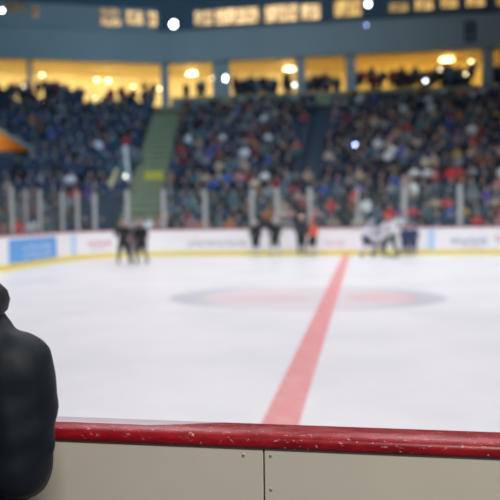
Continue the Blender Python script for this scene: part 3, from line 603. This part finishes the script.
# ------------------------------------------------------------------ skaters on the ice
LAB = {}
def skater(x, y, rz, h, top, pants, sock, helmet, lean, label, stick=True, bare=False, glove='brown', spread=.18, arms='down', cat='person', grp='skaters near the far boards', skin=0, hairm='brown'):
    k = h/1.78; e0 = Vector((0, 0, 0)); hipz = .92-.25*abs(lean)
    hip = Vector((0, .10*lean, hipz)); dirn = Vector((0, -math.sin(lean), math.cos(lean))); ch = hip+dirn*.36; nk = hip+dirn*.52; hd = nk+Vector((0, -.05-.06*lean, .15)).normalized()*.17
    B = [(hip, ch, .17, .20, 0, .75), (nk-Vector((.14, 0, 0))-dirn*.05, nk+Vector((.14, 0, 0))-dirn*.05, .085, .085, 0, 1), (nk, hd, .055, .05, 3, 1), (hip-Vector((.06, 0, .03)), hip+Vector((.06, 0, -.03)), .16, .16, 1, .85)]
    for s in (-1, 1):
        kn = Vector((s*(.10+spread*.4), -.05-.16*abs(lean), .50-.04*abs(lean))); an = Vector((s*(.11+spread), .02, .14))
        B += [(hip+Vector((s*.09, 0, -.03)), kn, .125, .095, 1, 1), (kn, an, .08, .055, 2, 1), (an+Vector((0, .04, -.05)), an+Vector((0, -.13, -.06)), .045, .04, 4, 1)]
        sh = nk+Vector((s*.20, 0, 0))-dirn*.06
        if arms == 'down': el = sh+Vector((s*.08, -.03, -.26)); ha = el+Vector((-s*.04, -.18, -.12))
        elif arms == 'fwd': el = sh+Vector((s*.06, -.16, -.20)); ha = el+Vector((-s*.10, -.20, -.06))
        else: el = sh+Vector((s*.12, -.06, -.22)); ha = el+Vector((-s*.16, -.20, .02))
        B += [(sh, el, .08, .062, 0, 1), (el, ha, .06, .045, 0, 1)]+fingers(ha, (ha-el), s, 5, 1.15)
    gm = {'brown': (.13, .05, .03), 'black': (.012, .012, .015), 'white': (.7, .7, .7)}[glove]
    def cm(c, nm): return mat(nm, c, .8, noise=.08, scale=9)
    me = body_mesh('skater', B, head_balls(hd, 3), [cm(top, 'jersey'), cm(pants, 'hockey_pants'), cm(sock, 'sock'), SM[skin], M['black'], cm(gm, 'glove')], .022, .6, 3, hd if bare else None, None)
    e = bpy.data.objects.new('person', me); C.objects.link(e); e.location = (x, y, .045*k); e.rotation_euler.z = rz; e.scale = (k, k, k); tag(e, label, cat, grp)
    if bare:
        bm = nb(); ball(bm, hd+Vector((0, .012, .02)), .108, (.82, .98, 1.08), 16); bmesh.ops.bisect_plane(bm, geom=bm.verts[:]+bm.edges[:]+bm.faces[:], plane_co=hd+Vector((0, -.03, .03)), plane_no=(0, -.75, -.66), clear_outer=True); obj('hair', bm, HM[hairm], e, True)
    else:
        bm = nb(); ball(bm, hd+Vector((0, .01, .02)), .135, (.88, 1.05, 1.02), 18); bmesh.ops.bisect_plane(bm, geom=bm.verts[:]+bm.edges[:]+bm.faces[:], plane_co=hd+Vector((0, -.03, -.01)), plane_no=(0, -.62, -.78), clear_outer=True); he = obj('helmet', bm, mat('helmet', helmet, .3), e, True)
        bm = nb()
        for a in range(-2, 3): cone(bm, hd+Vector((a*.035, -.135, .04)), hd+Vector((a*.03, -.125, -.10)), .004, .004, 6)
        for z in (.03, -.03, -.09): cone(bm, hd+Vector((-.09, -.12, z)), hd+Vector((.09, -.12, z)), .004, .004, 6)
        obj('face_cage', bm, M['steel'], e)
    for s in (-1, 1):
        bm = nb(); ball(bm, hd+Vector((s*.032, -.088, .012)), .011, seg=8); obj('eye', bm, M['eye'], e, True)
        an = Vector((s*(.11+spread), .02, .14)); bm = nb(); box(bm, an.x-.006, an.x+.006, -.15, .13, -.045, .01); box(bm, an.x-.018, an.x+.018, -.12, .10, .01, .05); obj('skate_blade', bm, M['post'], e)
    if stick:
        g_ = Vector((.05, -.42, hipz+.02)); bm = nb(); cone(bm, g_+Vector((-.12, .12, .38)), (.42, -.72, -.01), .014, .014, 8); s_ = tag(obj('hockey_stick', bm, M['beige']), 'pale wooden hockey stick held by the ' + label.split(',')[0].replace('skater', 'skater')[:60], 'hockey stick', 'hockey sticks')
        s_.location = e.location; s_.rotation_euler = e.rotation_euler; s_.scale = e.scale
        bm = nb(); box(bm, .40, .66, -.74, -.71, -.045, .03); obj('blade', bm, M['black'], s_)
    return e
BLK, NVY, WHT, PNK, ORG, GRN = (.012, .018, .022), (.02, .04, .11), (.74, .73, .80), (.66, .48, .52), (.74, .14, .07), (.012, .05, .055)
skater(-8.22, 23.15, .15, 1.66, BLK, BLK, (.08, .10, .11), BLK, .35, 'bare-headed skater in black bending forward, left of the pair by the bend', stick=False, bare=True, hairm='blond', arms='fwd', spread=.10)
skater(-7.90, 23.35, .1, 1.46, (.30, .20, .25), (.42, .38, .43), (.6, .58, .62), (.55, .42, .46), .2, 'pale pink skater, half hidden between two skaters in black', stick=False, arms='down', spread=.02)
skater(-7.58, 23.2, -.1, 1.55, BLK, BLK, (.12, .13, .15), (.62, .40, .36), .2, 'skater in black with pinkish helmet, right of the trio by the bend', stick=False, arms='down', spread=.10)
skater(-4.2, 27.2, .1, 1.42, BLK, BLK, (.72, .68, .70), (.74, .58, .56), .05, 'small skater in black with pale legs, leftmost of the four at the boards', stick=False, glove='black', spread=0)
skater(-3.42, 27.1, 0, 1.52, BLK, BLK, (.70, .68, .70), (.80, .68, .70), .15, 'skater in black with pale pink helmet, legs apart, second of the four', stick=False, glove='black', spread=.08)
skater(-2.38, 27.1, .2, 1.62, (.03, .035, .05), BLK, (.05, .06, .08), (.80, .52, .38), .05, 'tall dark skater with pale orange helmet beside the orange shirt', stick=False, glove='black', spread=0)
skater(-1.95, 27.2, -.3, 1.46, ORG, BLK, (.66, .64, .70), (.74, .16, .09), .15, 'skater in bright orange-red shirt and helmet left of the red line', stick=False, glove='black', spread=.05)
skater(.14, 26.95, .7, 1.62, (.62, .62, .74), NVY, (.75, .75, .82), (.40, .52, .62), .55, 'skater in lavender-white jersey bending forward, leftmost of three in white', spread=.18, arms='fwd')
skater(.60, 27.0, -.2, 1.28, WHT, (.30, .26, .40), NVY, (.72, .72, .78), .45, 'crouched skater in plain white jersey, middle of three in white', stick=False, spread=.08, glove='white', arms='fwd')
skater(1.03, 26.95, -.5, 1.70, WHT, GRN, (.03, .05, .06), (.70, .15, .08), .4, 'tall skater in white jersey with orange-red helmet, right of three', spread=.2, arms='wide')
skater(1.60, 27.35, 0, 1.2, (.03, .05, .13), NVY, (.02, .05, .10), (.70, .30, .34), .05, 'small kid in navy with pink helmet, left of the two kids', stick=False, glove='black', spread=.02)
skater(1.90, 27.35, .1, 1.2, (.03, .05, .13), NVY, (.02, .05, .10), (.72, .36, .38), .05, 'small kid in navy with pink helmet, right of the two kids', stick=False, glove='black', spread=.02)

# ------------------------------------------------------------------ the person in the dark jacket at the left edge (faces the ice)
cx = -.981; cy = 1.46
def Pp(x, y, z): return Vector((x, y, z))
hip = Pp(0, 0, .95); ch = Pp(0, 0, 1.24); nk = Pp(0, .0, 1.43); hd = Pp(0, .03, 1.63)
B = [(hip, ch, .15, .165, 0, .72), (Pp(-.145, 0, 1.335), Pp(.145, 0, 1.335), .082, .082, 0, 1), (Pp(-.095, 0, 1.375), Pp(.095, 0, 1.375), .096, .096, 0, 1), (nk, hd, .058, .055, 1, 1), (Pp(0, 0, .93), Pp(0, 0, .86), .155, .16, 0, .75)]
for s in (-1, 1):
    kn = Pp(s*.10, .02, .50); an = Pp(s*.11, -.02, .09)
    B += [(Pp(s*.085, 0, .90), kn, .095, .068, 2, 1), (kn, an, .062, .045, 2, 1), (an+Pp(0, 0, -.045), an+Pp(0, .16, -.05), .043, .036, 3, 1)]
    sh = Pp(s*.200, .0, 1.315); el = Pp(s*.208, -.015, 1.10); ha = Pp(s*.13, .17, 1.00)
    B += [(sh, sh*.5+el*.5+Pp(s*.008, 0, 0), .086, .083, 0, 1), (sh*.5+el*.5+Pp(s*.008, 0, 0), el, .083, .078, 0, 1), (el, ha, .078, .06, 0, 1), (ha, ha+Pp(-s*.07, .01, -.06), .055, .05, 0, 1)]
hb = [(Vector((c.x, -(c.y-hd.y)+hd.y, c.z)), r, s, mi) for c, r, s, mi in head_balls(hd, 1)]
me = body_mesh('person', B, hb, [M['coat'], M['skin'], M['trousers'], M['shoe']], .012, None, 6)
# soft folds in the sleeve and body
for v in me.vertices:
    if .86 < v.co.z < 1.42:
        w = max(0, 1-abs(v.co.z-1.15)/.3); n = v.normal
        v.co += n*(.0025*math.sin(v.co.z*46+v.co.x*22+2*math.sin(v.co.y*19))+.0015*math.sin(v.co.z*95-v.co.y*40))*w
        v.co += n*.0035*math.sin(v.co.x*75+v.co.z*14)*w
person = bpy.data.objects.new('person', me); C.objects.link(person); person.location = (cx, cy, 0)
tag(person, 'person in a dark teal padded jacket at the left edge, seen from behind, arm bent', 'person')
bm = nb()                                                 # hood folded at the back of the neck
prev = None; N = 48; first = None
for a in range(N):
    th = 2*PI*a/N; back = (1-math.sin(th))/2; rr = .118+.02*back; tr = .034+.02*back
    c = Vector((math.cos(th)*rr*1.14, math.sin(th)*rr-.02, 1.462+.014*back)); rad = Vector((math.cos(th), math.sin(th), 0)); ring = []
    for b in range(12):
        ph = 2*PI*b/12; ring.append(bm.verts.new(c+rad*math.cos(ph)*tr+Vector((0, 0, 1))*math.sin(ph)*tr*1.05))
    if prev:
        for b in range(12): bm.faces.new((prev[b], prev[(b+1) % 12], ring[(b+1) % 12], ring[b]))
    else: first = ring
    prev = ring
for b in range(12): bm.faces.new((prev[b], prev[(b+1) % 12], first[(b+1) % 12], first[b]))
ho = obj('hood', bm, M['coat'], person, True)
bm = nb(); ball(bm, hd+Vector((0, -.014, .02)), .112, (.83, .98, 1.1), 24); bmesh.ops.bisect_plane(bm, geom=bm.verts[:]+bm.edges[:]+bm.faces[:], plane_co=hd+Vector((0, .035, .03)), plane_no=(0, .75, -.66), clear_outer=True); obj('hair', bm, HM['brown'], person, True)
for s in (-1, 1): bm = nb(); ball(bm, hd+Vector((s*.032, .086, .012)), .012, seg=10); obj('eye', bm, M['eye'], person, True)
bm = nb(); cone(bm, (.0, 0, .845), (.0, 0, .875), .176, .178, 32)
for v in bm.verts: v.co.y *= .78
obj('hem_band', bm, M['coat'], person, True)
